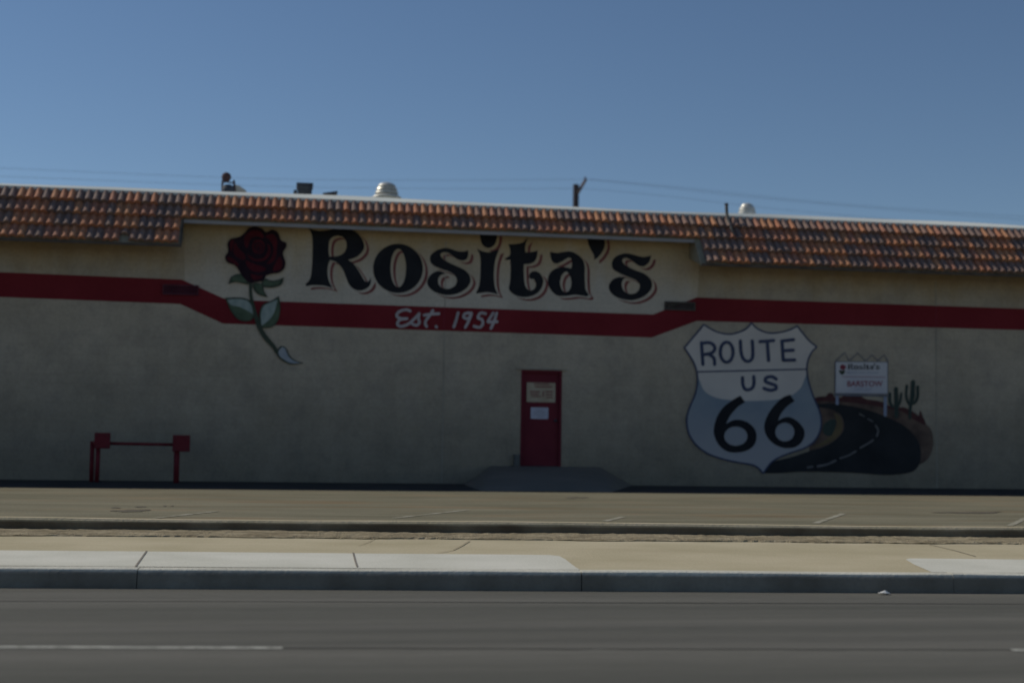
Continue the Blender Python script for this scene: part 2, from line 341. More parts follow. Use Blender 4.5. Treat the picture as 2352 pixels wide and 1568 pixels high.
# dirt strip
db = MB(); NU = 700; vs = []
rows = [(V_WB-.01, .10), (V_WB+.0, .155), (V_WB+.10, .163), ((V_WB+V_PF)/2+.05, .17), (V_PF-.04, .168), (V_PF+.02, .165)]
for i in range(NU+1):
    uu = -14 + 40*i/NU
    for j, (v, z) in enumerate(rows):
        dz = random.uniform(-.003, .006) if j > 0 else 0
        dv = (.035*math.sin(uu*2.1)+.03*math.sin(uu*5.3)+random.uniform(-.02, .02)) if j == 1 else 0
        vs.append(ux*uu+vy*(v+dv)+Vector((0, 0, z+dz+.004*math.sin(uu*1.7+j)*(j > 1))))
nr = len(rows)
db.add(vs, [(i*nr+j, (i+1)*nr+j, (i+1)*nr+j+1, i*nr+j+1) for i in range(NU) for j in range(nr-1)])
tag(db.build('dirt_strip', M['dirt']), kind='structure')
tag(sbox(MB(), U0, U1, V_WB, V_PF, -.05, .145).build('dirt_bed', M['dirt']), kind='structure')
# lot kerb, rounded top
pk = MB(); prof = [(V_PF-.01, 0), (V_PF+.005, .255), (V_PF+.03, .278), (V_PF+.13, .28), (V_PB, .262), (V_PB, 0)]
n = len(prof); vs = []; K = 160
for k in range(K+1):
    uu = U0+(U1-U0)*k/K; dz = .006*math.sin(uu*.9)+random.uniform(-.002, .002)
    vs += [ux*uu+vy*v+Vector((0, 0, z+(dz if z > 0 else 0))) for v, z in prof]
pk.add(vs, [(k*n+i, k*n+(i+1) % n, (k+1)*n+(i+1) % n, (k+1)*n+i) for k in range(K) for i in range(n)])
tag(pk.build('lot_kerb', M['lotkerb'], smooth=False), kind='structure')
# parking lot
lot = MB().add([(*suv(U0, V_PB+.005), .2), (*suv(U1, V_PB+.005), .2), (U1, 75, .2), (U0, 75, .2)], [(0, 1, 2, 3)]).build('parking_lot', M['lot'])
tag(lot, kind='structure')
M['shadowseal'] = mat('shadow_black_asphalt', (.055, .05, .044), (.075, .068, .06), scale=1.5, bump=.4, bscale=70, fine=.1, spec=.1)
sheet([(U0, 25.75), (U1, 25.75), (U1, 75), (U0, 75)], .2022, 'shadow_strip', M['shadowseal'])  # dark sheet added to deepen the building's shadow along the wall
# asphalt patches and stains in the lot
M['patch'] = mat('worn_orange_patch', (.235, .19, .13), (.255, .205, .14), scale=5, lo=.4, hi=.6)
M['stain'] = mat('oil_stain', (.12, .105, .08), (.155, .14, .11), scale=8)
M['palepatch'] = mat('pale_patch', (.23, .215, .17), (.26, .24, .19), scale=4)
def blob(cx, cy, rx, ry, z, m_, name, n=26, seed=1):
    rr = random.Random(seed); vs = []
    ph = [rr.uniform(0, 6.28) for _ in range(4)]
    for k in range(n):
        t = 2*math.pi*k/n; s = 1+.22*math.sin(2*t+ph[0])+.16*math.sin(3*t+ph[1])+.12*math.sin(5*t+ph[2])+.08*math.sin(7*t+ph[3])
        vs.append(onground(cx+rx*s*math.cos(t), cy+ry*s*math.sin(t), z))
    o = MB().add(vs, [tuple(range(n))]).build(name, m_)
    if o.data.polygons[0].normal.z < 0: o.data.flip_normals()
    return tag(o, kind='structure')
for i, a in enumerate([(1180, 1163, 110, 4, 'patch'), (1330, 1166, 34, 6, 'patch'), (720, 1157, 60, 2.5, 'patch'), (1480, 1173, 120, 3, 'palepatch'),
                       (1325, 1142, 22, 1.8, 'stain'), (265, 1165, 9, 1.5, 'stain'), (322, 1163, 12, 1.3, 'stain'), (378, 1161, 4, 1.2, 'stain'), (395, 1161, 3, 1.2, 'stain'),
                       (300, 1172, 40, 2.5, 'stain'), (2230, 1176, 60, 2.5, 'stain'), (560, 1176, 160, 3.5, 'palepatch'), (1850, 1160, 150, 3, 'patch')]):
    if a[4] != 'stain': continue
    blob(a[0], a[1], a[2], a[3], .2035+.0002*i, M[a[4]], 'lot_patch' if a[4] != 'stain' else 'oil_stain', seed=i+3)
# painted parking lines: they run from the lot kerb in towards the building
for (xa, ya, xb, yb) in [(345, 1190, 500, 1173), (905, 1189, 1075, 1170), (1388, 1196, 1432, 1186), (1872, 1201, 1936, 1179), (2318, 1207, 2358, 1188)]:
    ribbon_ground([(xa, ya), ((xa+xb)/2, (ya+yb)/2), (xb, yb)], .085, .2045, 'parking_line', M['wornline'])
# street lane line and tar seam
ribbon_ground([(-900, 1481.5), (0, 1484.5), (648, 1486.5)], .075, .004, 'lane_line', M['line'])
M['tar'] = mat('tar_seam', (.085, .083, .075), (.11, .107, .096), scale=5, stretch=(.3, 1, 1))
seam = [(650, 1486.8)] + [(650+60*k, 1486.8 + (k*60)*.0022 + random.uniform(-.6, .6)) for k in range(1, 46)]
ribbon_ground(seam, .035, .003, 'tar_seam', M['tar'], taper=[random.uniform(.4, 1.3) for _ in seam])
ribbon_ground([(-500, 1378.5), (600, 1380), (1200, 1382), (2400, 1386), (3000, 1388)], .05, .003, 'tar_seam', M['tar'], taper=[.6, .4, .7, .5, .5])
ribbon_ground([(2325, 1491.5), (2352, 1491.7), (3300, 1494)], .09, .0045, 'lane_line', M['line'])
# ramp up to the door
zt = onwall(1240, 1071, YW).z
def xw(x, y=1072, Y=YW): return onwall(x, y, Y).x
rp = MB(); yf = 25.95
tl, tr = xw(1128), xw(1378); bl, brr = xw(1062, 1110), xw(1452, 1112)
fl, fr = onground(1118, 1129, .2).x, onground(1400, 1130, .2).x
N = 10; vs = []
def q(a, b, t): return a+(b-a)*t
for k in range(N+1):
    t = k/N; yy = q(YW, yf, t); zz = .2 + (zt-.2)*(1-t)**.9
    L_, R_ = q(tl, fl, t), q(tr, fr, t); ol, orr = q(bl, fl-.05, t), q(brr, fr+.05, t)
    vs += [(ol, yy, .203), (q(ol, L_, .5), yy, q(.2, zz, .42)), (L_, yy, zz), (q(L_, R_, .5), yy, zz+.008), (R_, yy, zz), (q(R_, orr, .5), yy, q(.2, zz, .5)), (orr, yy, .203)]
rp.add(vs, [(k*7+j, k*7+j+1, (k+1)*7+j+1, (k+1)*7+j) for k in range(N) for j in range(6)])
ro = rp.build('ramp', M['rampm'], smooth=True)
tag(ro, kind='structure')

# ------------------------------------------------------------------ the building
bld = empty('building', (5.5, YW, 0))
tag(bld, 'long single storey stucco restaurant with clay tile eaves, a red stripe and painted wall murals', 'building')
BX0, BX1 = -15.0, 29.0
ZT = onwall(1176, 476, YW).z        # top edge of the tiles
ZT = 6.22
dx0, dx1 = xw(1196, 960), xw(1289.5, 960)
dz0, dz1 = zt, onwall(1240, 850, YW).z
wl = MB()
def quad(mb, x0, x1, z0, z1, y): mb.add([(x0, y, z0), (x1, y, z0), (x1, y, z1), (x0, y, z1)], [(0, 1, 2, 3)])
quad(wl, BX0, dx0, 0, ZT-.02, YW); quad(wl, dx1, BX1, 0, ZT-.02, YW); quad(wl, dx0, dx1, dz1, ZT-.02, YW); quad(wl, dx0, dx1, 0, dz0, YW)
rc = .09
wl.add([(dx0, YW, dz0), (dx0, YW+rc, dz0), (dx0, YW+rc, dz1), (dx0, YW, dz1)], [(0, 1, 2, 3)])
wl.add([(dx1, YW, dz0), (dx1, YW+rc, dz0), (dx1, YW+rc, dz1), (dx1, YW, dz1)], [(3, 2, 1, 0)])
wl.add([(dx0, YW, dz1), (dx1, YW, dz1), (dx1, YW+rc, dz1), (dx0, YW+rc, dz1)], [(0, 1, 2, 3)])
wl.add([(dx0, YW, dz0), (dx1, YW, dz0), (dx1, YW+rc, dz0), (dx0, YW+rc, dz0)], [(3, 2, 1, 0)])
for x, s in ((BX0, 1), (BX1, -1)):
    wl.add([(x, YW, 0), (x, YW+22, 0), (x, YW+22, ZT-.02), (x, YW, ZT-.02)], [(0, 1, 2, 3)])
wl.add([(BX0, YW+22, 0), (BX1, YW+22, 0), (BX1, YW+22, ZT-.02), (BX0, YW+22, ZT-.02)], [(3, 2, 1, 0)])
wall = wl.build('wall', M['stucco'], bld, fix=False)
# roof deck with coating and rolled front edge
N = 120; vs = []; rf = MB()
for k in range(N+1):
    x = BX0-.1 + (BX1-BX0+.2)*k/N
    h = .018*math.sin(x*.5+1)+.008*math.sin(x*1.3)+random.uniform(-.002, .002)
    vs += [(x, YW-.03, ZT-.03), (x, YW-.04, ZT+.03), (x, YW+.02, ZT+.06), (x, YW+.42, ZT+.175+h), (x, YW+.6, ZT+.18+h), (x, YW+1.4, ZT-.02), (x, YW+22, ZT-.02)]
rf.add(vs, [(k*7+j, (k+1)*7+j, (k+1)*7+j+1, k*7+j+1) for k in range(N) for j in range(6)])
roof = rf.build('roof', M['foam'], bld)
# mansard of clay tiles
RUN = 0.93; ZE = 5.04; RISE = ZT-ZE
SL = math.hypot(RUN, RISE); dvec = Vector((0, -RUN/SL, -RISE/SL)); nvec = Vector((0, -RISE/SL, RUN/SL))
XL = onwall(416, 530, YW-.8).x; XR = onwall(1607, 575, YW-.8).x
def mans_prism(name, x0, x1, run, board, mb_):
    z = ZT - RISE*run/RUN; y = YW-run
    prof = [(YW-.002, ZT-.01), (y, z), (y, z-.04), (YW-.002, z+.22)]
    return MB().prism(prof, x0, x1).build(name, mb_, bld)
mans_prism('mansard_frame', BX0, XL, RUN, .06, M['soffit'])
mans_prism('mansard_frame', XR, BX1, RUN, .06, M['soffit'])
mans_prism('mansard_frame', XL+.003, XR-.003, RUN/2-.03, .1, M['soffit'])
for x0, x1 in ((BX0, XL), (XR, BX1)):
    MB().box(x0, x1, YW-RUN-.02, YW-RUN-.003, ZE-.055, ZE+.0).build('eave_board', M['darkwood'], bld)
zc = ZT-RISE/2
MB().box(XL+.01, XR-.01, YW-RUN/2-.03, YW-RUN/2+.02, zc-.082, zc-.012).build('fascia_board', M['fascia'], bld)
# rake boards closing the two inner ends
for xx, m_ in ((XL, M['darkwood']), (XR-.03, M['soffit'])):
    pr = [(YW-RUN/2+.03, zc-.04), (YW-RUN-.02, ZE-.07), (YW-RUN-.02, ZE+.03), (YW-RUN/2+.03, zc+.06)]
    MB().prism(pr, xx+.004, xx+.026).build('rake_board', m_, bld)
tb = MB(); SP = .1665; RL = SL/4
arc = [(-SP/2+.001, 0.0), (-.060, .002)] + [(-.060*math.cos(math.pi*k/6), .050*math.sin(math.pi*k/6)) for k in range(1, 6)] + [(.060, .002), (SP/2-.001, 0.0)]
nA = len(arc)
top = Vector((0, YW-.01, ZT))
ncol = int((BX1-BX0)/SP)
for r in range(4):
    for c in range(ncol):
        x = BX0 + SP*(c+.5) + random.uniform(-.004, .004)
        if r >= 2 and XL-SP*.45 < x < XR+SP*.45: continue
        s0 = r*RL-.03; s1 = (r+1)*RL+random.uniform(-.008, .012)
        if r == 0: s0 = .0
        if r == 3 and abs(x-onwall(285, 555, YW-1).x) < SP*.5: s1 -= .17
        lift = .082+random.uniform(-.004, .006); vs = []
        sk = random.uniform(-.004, .004)
        for (s, h0, k) in ((s0, .0, .84), (s0*.60+s1*.40, lift*.24, .92), (s1, lift, 1.04)):
            for ax, ah in arc:
                kk = k if abs(ax) < SP/2-.005 else 1
                vs.append(top + dvec*s + nvec*(h0+ah*k) + Vector((x+ax*kk+sk*s, 0, 0)))
        for ax, ah in arc:
            kk = 1.04 if abs(ax) < SP/2-.005 else 1
            vs.append(top + dvec*(s1-.002) + nvec*(lift+ah*.7-.066) + Vector((x+ax*kk*.93+sk*s1, 0, 0)))
        tb.add(vs, [(i*nA+j, i*nA+j+1, (i+1)*nA+j+1, (i+1)*nA+j) for i in range(3) for j in range(nA-1)])
tiles = tb.build('roof_tiles', M['tile'], bld, fix=False)
for p in tiles.data.polygons: pass
if tiles.data.polygons[0].normal.dot(nvec) < 0: tiles.data.flip_normals()
# door
dr = MB().box(dx0+.05, dx1-.05, YW+.05, YW+.09, dz0+.012, dz1-.05).build('door', M['doorred'], bld)
fm = MB(); fm.box(dx0, dx0+.05, YW-.012, YW+.088, dz0, dz1); fm.box(dx1-.05, dx1, YW-.012, YW+.088, dz0, dz1); fm.box(dx0+.05, dx1-.05, YW-.012, YW+.088, dz1-.05, dz1)
fm.build('door_frame', M['doorred'], bld)
def doorrect(name, px, m_, par, eps):
    a = onwall(px[0], px[1], YW+.05); b = onwall(px[2], px[3], YW+.05)
    return MB().box(a.x, b.x, YW+.05-eps, YW+.0495-eps+.004, b.z, a.z).build(name, m_, par)
doorrect('notice', (1210, 878, 1275, 924), M['notice'], dr, .012)
ink = MB()
for (x0, y0, x1, y1) in [(1226, 880, 1262, 884), (1228, 886, 1268, 890), (1217, 897, 1240, 901), (1218, 903, 1238, 907), (1219, 909, 1241, 912), (1246, 898, 1249, 911), (1252, 897, 1270, 901), (1253, 904, 1269, 908), (1254, 911, 1270, 914)]:
    a = onwall(x0, y0, YW+.05); b = onwall(x1, y1, YW+.05); ink.box(a.x, b.x, YW+.032, YW+.034, b.z, a.z)
ink.build('notice_lettering', M['noticeink'], dr)
doorrect('paper_notice', (1219, 935, 1259, 962), M['paper'], dr, .012)
ink = MB()
for (x0, y0, x1, y1) in [(1230, 941, 1248, 943), (1225, 946, 1253, 948), (1225, 951, 1252, 953), (1232, 956, 1247, 957.5)]:
    a = onwall(x0, y0, YW+.05); b = onwall(x1, y1, YW+.05); ink.box(a.x, b.x, YW+.032, YW+.034, b.z, a.z)
ink.build('notice_lettering', M['paperink'], dr)
kn = MB(); kn.lathe([(.0, .07), (.028, .06), (.034, .04), (.02, .015), (.03, .0)], (0, 0, 0), 14)
kn.v = [(dx1-.13+x, YW+.05-z, dz0+1.0+y) for x, y, z in kn.v]
kn.build('door_handle', M['darkmetal'], dr, smooth=True)

a = onwall(1187, 843, YW); b = onwall(1301, 850, YW)
MB().prism([(YW-.003, dz1+.035), (YW-.045, dz1+.02), (YW-.045, dz1+.008), (YW-.003, dz1+.008)], a.x, b.x).build('drip_cap', M['stucco'], bld)
# ---- paint: flat sheets a few millimetres proud of the wall
ordn = [0]
def nexteps(base=None):
    ordn[0] += 1; return .003 + ordn[0]*.0006
def smooth_closed(pts, seg=7, closed=True):
    P = []; n = len(pts)
    cor = [len(p) > 2 for p in pts]; Q = [Vector((p[0], p[1])) for p in pts]
    rng = range(n) if closed else range(n-1)
    for i in rng:
        a, b = Q[i], Q[(i+1) % n]
        pa = Q[(i-1) % n] if (closed or i > 0) else a; nb = Q[(i+2) % n] if (closed or i+2 < n) else b
        ta = (b-pa)*.5 if not cor[i] else (b-a)*.7
        tb_ = (nb-a)*.5 if not cor[(i+1) % n] else (b-a)*.7
        L_ = (b-a).length
        for t_ in (ta, tb_):
            if t_.length > L_*1.1: t_ *= L_*1.1/t_.length
        for k in range(seg):
            t = k/seg; t2, t3 = t*t, t*t*t
            P.append(a*(2*t3-3*t2+1) + ta*(t3-2*t2+t) + b*(-2*t3+3*t2) + tb_*(t3-t2))
    if not closed: P.append(Q[-1])
    return P
def ellipse(cx, cy, rx, ry, n=40, rot=0):
    return [Vector((cx+rx*math.cos(t)*math.cos(rot)-ry*math.sin(t)*math.sin(rot), cy+rx*math.cos(t)*math.sin(rot)+ry*math.sin(t)*math.cos(rot))) for t in [2*math.pi*k/n for k in range(n)]]
def paintpoly(mb, loops, tf, eps):
    loops = [[Vector((p[0], p[1], 0)) for p in l] for l in loops]
    flat = [p for l in loops for p in l]
    tris = tessellate_polygon(loops)
    vs = []
    for p in flat:
        x, y = tf(p.x, p.y); q_ = onwall(x, y, YW); vs.append((q_.x, YW-eps, q_.z))
    fs = []
    for t in tris:
        a, b, c = [Vector(vs[i]) for i in t]
        nn = (b-a).cross(c-a)
        if nn.length < 1e-10: continue
        fs.append(tuple(t) if nn.y < 0 else tuple(t[::-1]))
    mb.add(vs, fs)
def stroke(mb, pts, wd, tf, eps, smooth=True, closed=False, inc=2e-5):
    P = smooth_closed(pts, 6, closed) if smooth else [Vector(p[:2]) for p in pts]
    if closed: P.append(P[0])
    n = len(P); vs = []
    ws = wd if isinstance(wd, (list, tuple)) else [wd]*2
    for i, p in enumerate(P):
        d = (P[min(i+1, n-1)]-P[max(i-1, 0)])
        if closed and i in (0, n-1): d = P[1]-P[-2]
        d = d.normalized() if d.length > 0 else Vector((1, 0)); nr_ = Vector((-d.y, d.x))
        f = i/(n-1)*(len(ws)-1); k = min(int(f), len(ws)-2); ww = (ws[k]+(ws[k+1]-ws[k])*(f-k))/2
        for s in (1, -1):
            x, y = tf(*(p+nr_*ww*s)); q_ = onwall(x, y, YW); vs.append((q_.x, YW-eps-i*inc, q_.z))
    mb.add(vs, [(2*i, 2*i+2, 2*i+3, 2*i+1) for i in range(n-1)])
    if not closed:
        for j, (p, ww) in enumerate(((P[0], ws[0]), (P[-1], ws[-1]))):
            if ww > 5:
                paintpoly(mb, [ellipse(p.x, p.y, ww/2*.98, ww/2*.98, 14)], tf, eps+(n+3+j)*inc)
K_ = 1.7415
def TF(sx, sy, sc, dx=0, dy=0): return lambda x, y: ((sx+x/sc+dx)/K_, (sy+y/sc+dy)/K_)
idt = lambda x, y: (x, y)
# red stripe with its two kinks
e = nexteps()
st = MB()
upper = [(-700, 598), (0, 625), (418, 642), (520, 688), (1500, 722), (1600, 683), (2352, 709), (3300, 742)]
lower = [(3300, 785), (2352, 758), (1600, 737), (1497, 775), (512, 743), (414, 698), (0, 682), (-700, 657)]
paintpoly(st, [upper+lower], idt, e); st.build('painted_stripe', M['red'], bld, fix=False)
bgm = MB()
paintpoly(bgm, [[(424, 470), (1610, 520), (1602, 684), (1500, 723), (520, 689), (424, 645)]], idt, .0021); bgm.build('sign_background', M['signbg'], bld, fix=False)
# the large lettering
zA = (1200, 890, 3.36); zB = (1900, 890, 2.94)
Rr = [[(115, 74, 1), (180, 100), (260, 113), (370, 105), (490, 80), (600, 76), (720, 108), (815, 190), (862, 300), (845, 380), (780, 450), (710, 485), (648, 502, 1),
      (720, 555), (790, 650), (850, 755), (885, 795), (920, 790), (950, 742, 1), (950, 820), (905, 880), (820, 915), (735, 900), (665, 840), (620, 740), (580, 640), (530, 570), (470, 525), (405, 505, 1),
      (380, 570), (370, 660), (380, 750), (405, 820), (440, 882, 1), (360, 858), (280, 845), (180, 842), (85, 855, 1), (78, 825), (120, 780), (145, 720), (160, 600), (168, 400), (165, 200), (145, 130)],
     [(398, 460, 1), (386, 400), (390, 280), (420, 210), (500, 178), (575, 198), (617, 250), (625, 330), (595, 400), (540, 440), (470, 455)]]
So = [[(2258, 375, 1), (2180, 392), (2100, 380), (2010, 350), (1930, 345), (1830, 378), (1758, 440), (1750, 520), (1800, 580), (1900, 625), (2000, 660), (2080, 710), (2108, 780), (2080, 850), (2000, 890), (1920, 880), (1865, 830), (1858, 760), (1890, 710), (1950, 690, 1), (1890, 655), (1820, 660), (1750, 710), (1712, 780), (1722, 850), (1790, 920), (1890, 962), (2000, 975), (2130, 950), (2240, 880), (2292, 790), (2272, 700), (2200, 630), (2080, 575), (1950, 510), (1892, 450), (1900, 412), (1950, 400), (2010, 420), (2070, 465), (2130, 500), (2190, 512), (2240, 490), (2262, 430)]]
It = [[(20, 308, 1), (80, 335), (150, 350), (220, 335), (285, 313, 1), (252, 400), (232, 480), (222, 600), (225, 700), (240, 780), (272, 845, 1), (200, 828), (130, 820), (60, 830), (8, 835, 1), (45, 750), (60, 650), (65, 500), (60, 400), (45, 350)]]
Id = [[(60, 95, 1), (58, 160), (80, 250), (120, 290), (155, 300), (200, 288), (240, 245), (260, 160), (255, 95, 1)]]
Tt = [[(618, 180, 1), (570, 228), (500, 250), (392, 258, 1), (412, 320), (412, 380), (385, 405), (343, 428, 1), (370, 442), (414, 438, 1), (418, 520), (415, 640), (410, 710), (398, 775), (430, 825), (500, 865), (600, 877), (700, 850), (770, 790), (803, 700), (790, 640), (750, 588), (690, 572), (645, 598), (635, 640), (655, 662), (690, 668), (715, 710), (705, 770), (655, 800), (605, 770), (582, 700), (574, 600), (574, 490, 1), (640, 487), (700, 458), (728, 400), (735, 328, 1), (680, 345), (590, 350, 1), (590, 290), (600, 240)]]
Ta = [[(880, 343, 1), (960, 358), (1050, 345), (1130, 342), (1210, 380), (1268, 440), (1290, 520), (1290, 620), (1292, 700), (1302, 790), (1340, 850, 1), (1312, 868), (1250, 858), (1170, 850), (1080, 862), (980, 862), (915, 820), (868, 750), (856, 670), (885, 590), (950, 540), (1030, 522), (1130, 540, 1), (1140, 480), (1128, 425), (1095, 415), (1040, 447), (970, 482), (920, 470), (892, 420)],
     [(1070, 578), (1112, 620), (1133, 700), (1118, 780), (1070, 820), (1022, 790), (1000, 710), (1018, 625)]]
Ap = [[(1320, 140, 1), (1328, 240), (1362, 320), (1395, 380), (1402, 442, 1), (1460, 395), (1510, 320), (1528, 250), (1515, 140, 1)]]
Sl = [[(2070, 388, 1), (1990, 405), (1920, 395), (1830, 370), (1750, 364), (1660, 398), (1612, 460), (1618, 540), (1690, 592), (1800, 640), (1900, 685), (1937, 740), (1920, 800), (1870, 835), (1800, 835), (1742, 790), (1725, 720), (1745, 668), (1780, 650, 1), (1700, 640), (1620, 672), (1574, 740), (1588, 810), (1650, 870), (1750, 905), (1860, 912), (1980, 872), (2060, 800), (2083, 730), (2060, 660), (1990, 602), (1880, 558), (1780, 510), (1735, 460), (1742, 425), (1790, 420), (1860, 462), (1920, 505), (1980, 517), (2035, 482), (2062, 430)]]
letters = [(zA, Rr), (zA, 'o'), (zA, So), (zB, Id), (zB, It), (zB, Tt), (zB, Ta), (zB, Ap), (zB, Sl)]
def letter_loops(l):
    if l == 'o': return [ellipse(1317, 617, 335, 331, 56, .1), ellipse(1321, 612, 104, 257, 44, 0)]
    return [smooth_closed(c) for c in l]
e1, e2, e3 = nexteps(), nexteps(), nexteps()
a_, b_, c_ = MB(), MB(), MB()
for k, (z, l) in enumerate(letters):
    loops = letter_loops(l)
    paintpoly(a_, loops, TF(z[0], z[1], z[2], 20, 15), e1+k*1e-4)
    paintpoly(b_, loops, TF(z[0], z[1], z[2], 10, 8), e1+.0012+k*1e-4)
    paintpoly(b_, loops, TF(z[0], z[1], z[2], 6, 4.5), e1+.0022+k*1e-4)
    c_ = MB(); paintpoly(c_, loops, TF(z[0], z[1], z[2]), e1+.0034+k*1e-4); c_.build('painted_letter', M['black'], bld, fix=False)
ordn[0] += 8
a_.build('lettering_shade', M['shadowred'], bld, fix=False)
b_.build('lettering_gap', M['signbg'], bld, fix=False)
# Est. 1954
zC = TF(1500, 1200, 3.92); w_ = 44
sc = MB()
for k, p in enumerate([
    [(550, 172), (490, 152), (400, 172), (343, 220), (350, 265), (410, 290), (500, 292)],
    [(470, 296), (400, 305), (355, 350), (362, 400), (430, 410), (530, 370), (620, 290), (692, 215)],
    [(692, 215), (680, 300), (695, 350), (650, 397), (580, 375)],
    [(905, 165), (850, 250), (792, 330), (788, 385), (808, 415)],
    [(770, 238), (880, 222), (1000, 215)],
    [(955, 415), (965, 425)],
    [(1302, 200), (1268, 320), (1235, 420)],
    [(1500, 205), (1420, 210), (1385, 260), (1425, 292), (1490, 265), (1508, 205)],
    [(1508, 205), (1470, 320), (1412, 430)],
    [(1730, 215), (1650, 205), (1612, 280), (1672, 305), (1688, 370), (1640, 428), (1550, 412)],
    [(1850, 205), (1770, 330), (1775, 345), (1910, 340)],
    [(1905, 205), (1865, 330), (1815, 445)]]):
    if k in (0, 2, 3, 5, 6, 7, 9, 10): sc = MB()
    stroke(sc, p, w_, zC, .026+k*.0008)
    if k in (1, 2, 4, 5, 6, 8, 9, 11): sc.build('painted_letter', M['script'], bld, fix=False)
# rose
zD = TF(820, 870, 2.57)
def P(name, m_, polys, tf, e, parent=bld):
    mb = MB()
    for k, p in enumerate(polys): paintpoly(mb, [smooth_closed(c) for c in ([p] if isinstance(p[0], tuple) else p)], tf, e+k*2e-4)
    return mb.build(name, m_, parent, fix=False)
rs = MB()
stroke(rs, [(468, 670), (470, 780), (495, 920), (530, 1040), (560, 1130), (620, 1230), (700, 1320), (755, 1400), (850, 1465), (1005, 1495)], [26, 34, 44, 46, 50, 40, 30, 8], zD, .027)
rs.build('painted_rose_stem', M['stem'], bld, fix=False)
P('painted_leaf', M['stem'], [[(205, 825, 1), (330, 822), (435, 838), (490, 900), (508, 1005), (472, 1058), (400, 1068), (325, 1038), (262, 955), (232, 885)],
                              [(760, 805, 1), (690, 852), (595, 895), (558, 980), (562, 1070), (582, 1138, 1), (685, 1128), (748, 1065), (774, 960), (772, 880)]], zD, .029)
P('painted_leaf', M['leafdark'], [[(235, 850, 1), (330, 835), (430, 852), (478, 905), (497, 1000), (465, 1045), (400, 1055), (335, 1025), (275, 945), (248, 890)],
                                  [(750, 835, 1), (690, 866), (606, 905), (570, 985), (573, 1070), (590, 1122, 1), (680, 1115), (738, 1058), (762, 960), (760, 885)]], zD, .0305)
P('painted_leaf', M['leaflight'], [[(228, 846, 1), (330, 838), (430, 855), (478, 910), (492, 992, 1), (430, 955), (350, 918), (270, 900)],
                                   [(745, 842, 1), (680, 872), (608, 908), (576, 985), (582, 1112, 1), (650, 1060), (705, 990), (732, 910)]], zD, .032)
P('painted_bud', M['stem'], [[(735, 1370, 1), (780, 1322), (832, 1340), (868, 1415), (925, 1465), (1010, 1496, 1), (880, 1508), (780, 1460), (738, 1410)]], zD, .0295)
P('painted_bud', M['bud'], [[(755, 1375, 1), (790, 1334), (825, 1350), (858, 1425), (915, 1472), (985, 1495, 1), (885, 1496), (795, 1448), (760, 1410)]], zD, .031)
P('painted_sepal', M['stem'], [[(240, 688, 1), (268, 615), (330, 583), (400, 590), (450, 650), (455, 690), (380, 678), (310, 665)], [(812, 615, 1), (790, 685), (722, 718), (640, 722), (580, 695), (610, 630), (680, 648), (745, 642)], [(490, 680), (590, 685), (608, 755), (645, 822, 1), (565, 800), (510, 755)]], zD, .030)
P('painted_sepal', M['leafdark'], [[(268, 660, 1), (285, 618), (335, 598), (395, 605), (440, 655), (380, 664), (320, 655)], [(780, 650, 1), (760, 680), (715, 702), (640, 706), (598, 688), (620, 648), (680, 662)], [(510, 690), (575, 690), (594, 755), (618, 802, 1), (570, 785), (528, 745)]], zD, .0315)
P('painted_rose_head', M['rosedark'], [[(520, 95), (590, 120), (630, 153), (690, 128), (750, 158), (782, 235), (835, 262), (832, 310), (802, 370), (827, 460), (812, 530), (760, 570), (690, 580), (630, 600), (600, 650), (530, 665), (460, 672), (395, 620), (340, 530), (300, 490), (230, 462), (208, 405), (238, 350), (232, 270), (270, 220), (350, 202), (410, 158), (450, 112)]], zD, .033)
P('painted_petals', M['rosered'], [
    [(405, 262), (412, 195), (480, 140), (565, 145), (605, 195), (590, 215), (530, 195), (468, 228), (446, 290), (425, 312)],
    [(625, 195), (690, 172), (738, 225), (738, 330), (722, 430), (655, 480), (640, 470), (690, 400), (702, 300), (665, 235)],
    [(315, 262), (345, 320), (405, 380), (412, 432), (362, 425), (300, 372), (295, 300)],
    [(230, 408), (275, 415), (345, 480), (330, 500), (290, 470), (240, 445)],
    [(425, 445), (500, 478), (600, 510), (625, 540), (550, 562), (480, 545), (432, 495)],
    [(442, 385), (520, 432), (610, 412), (650, 335), (640, 275), (668, 300), (672, 370), (630, 430), (560, 452), (480, 435)],
    [(470, 585), (560, 602), (592, 592), (575, 628), (500, 640)],
    [(765, 405), (795, 470), (780, 530), (705, 552), (712, 500)],
    [(265, 245), (300, 235), (285, 300), (270, 350), (255, 300)],
    [(485, 290), (520, 235), (580, 235), (612, 285), (600, 350), (560, 375), (505, 358)]], zD, .0345)
sw = MB()
stroke(sw, [(548, 302), (560, 322), (535, 335), (512, 310), (525, 275), (565, 265), (592, 300), (580, 345), (540, 362)], 14, zD, .038)
sw.build('painted_petals', M['rosedark'], bld, fix=False)
# route shield
zE = TF(2650, 1250, 2.306)
shp = [(378, 110, 1), (440, 150), (520, 185), (620, 200), (720, 175), (780, 140), (820, 95, 1), (860, 140), (940, 180), (1020, 190), (1120, 175), (1180, 155), (1240, 125, 1), (1290, 190), (1350, 260), (1420, 315, 1), (1370, 370), (1335, 450), (1328, 540), (1345, 640), (1390, 780), (1440, 900), (1460, 1000), (1445, 1100), (1390, 1190), (1300, 1250), (1180, 1290), (1060, 1340), (990, 1390), (925, 1480, 1), (880, 1430), (820, 1400), (700, 1380), (560, 1350), (420, 1300), (310, 1220), (240, 1110), (222, 980), (250, 870), (300, 750), (320, 640), (315, 550), (290, 470), (250, 400), (200, 325, 1), (280, 230), (340, 160)]
zs1, zs0 = onwall(*zE(700, 850), YW).z, onwall(*zE(700, 1350), YW).z
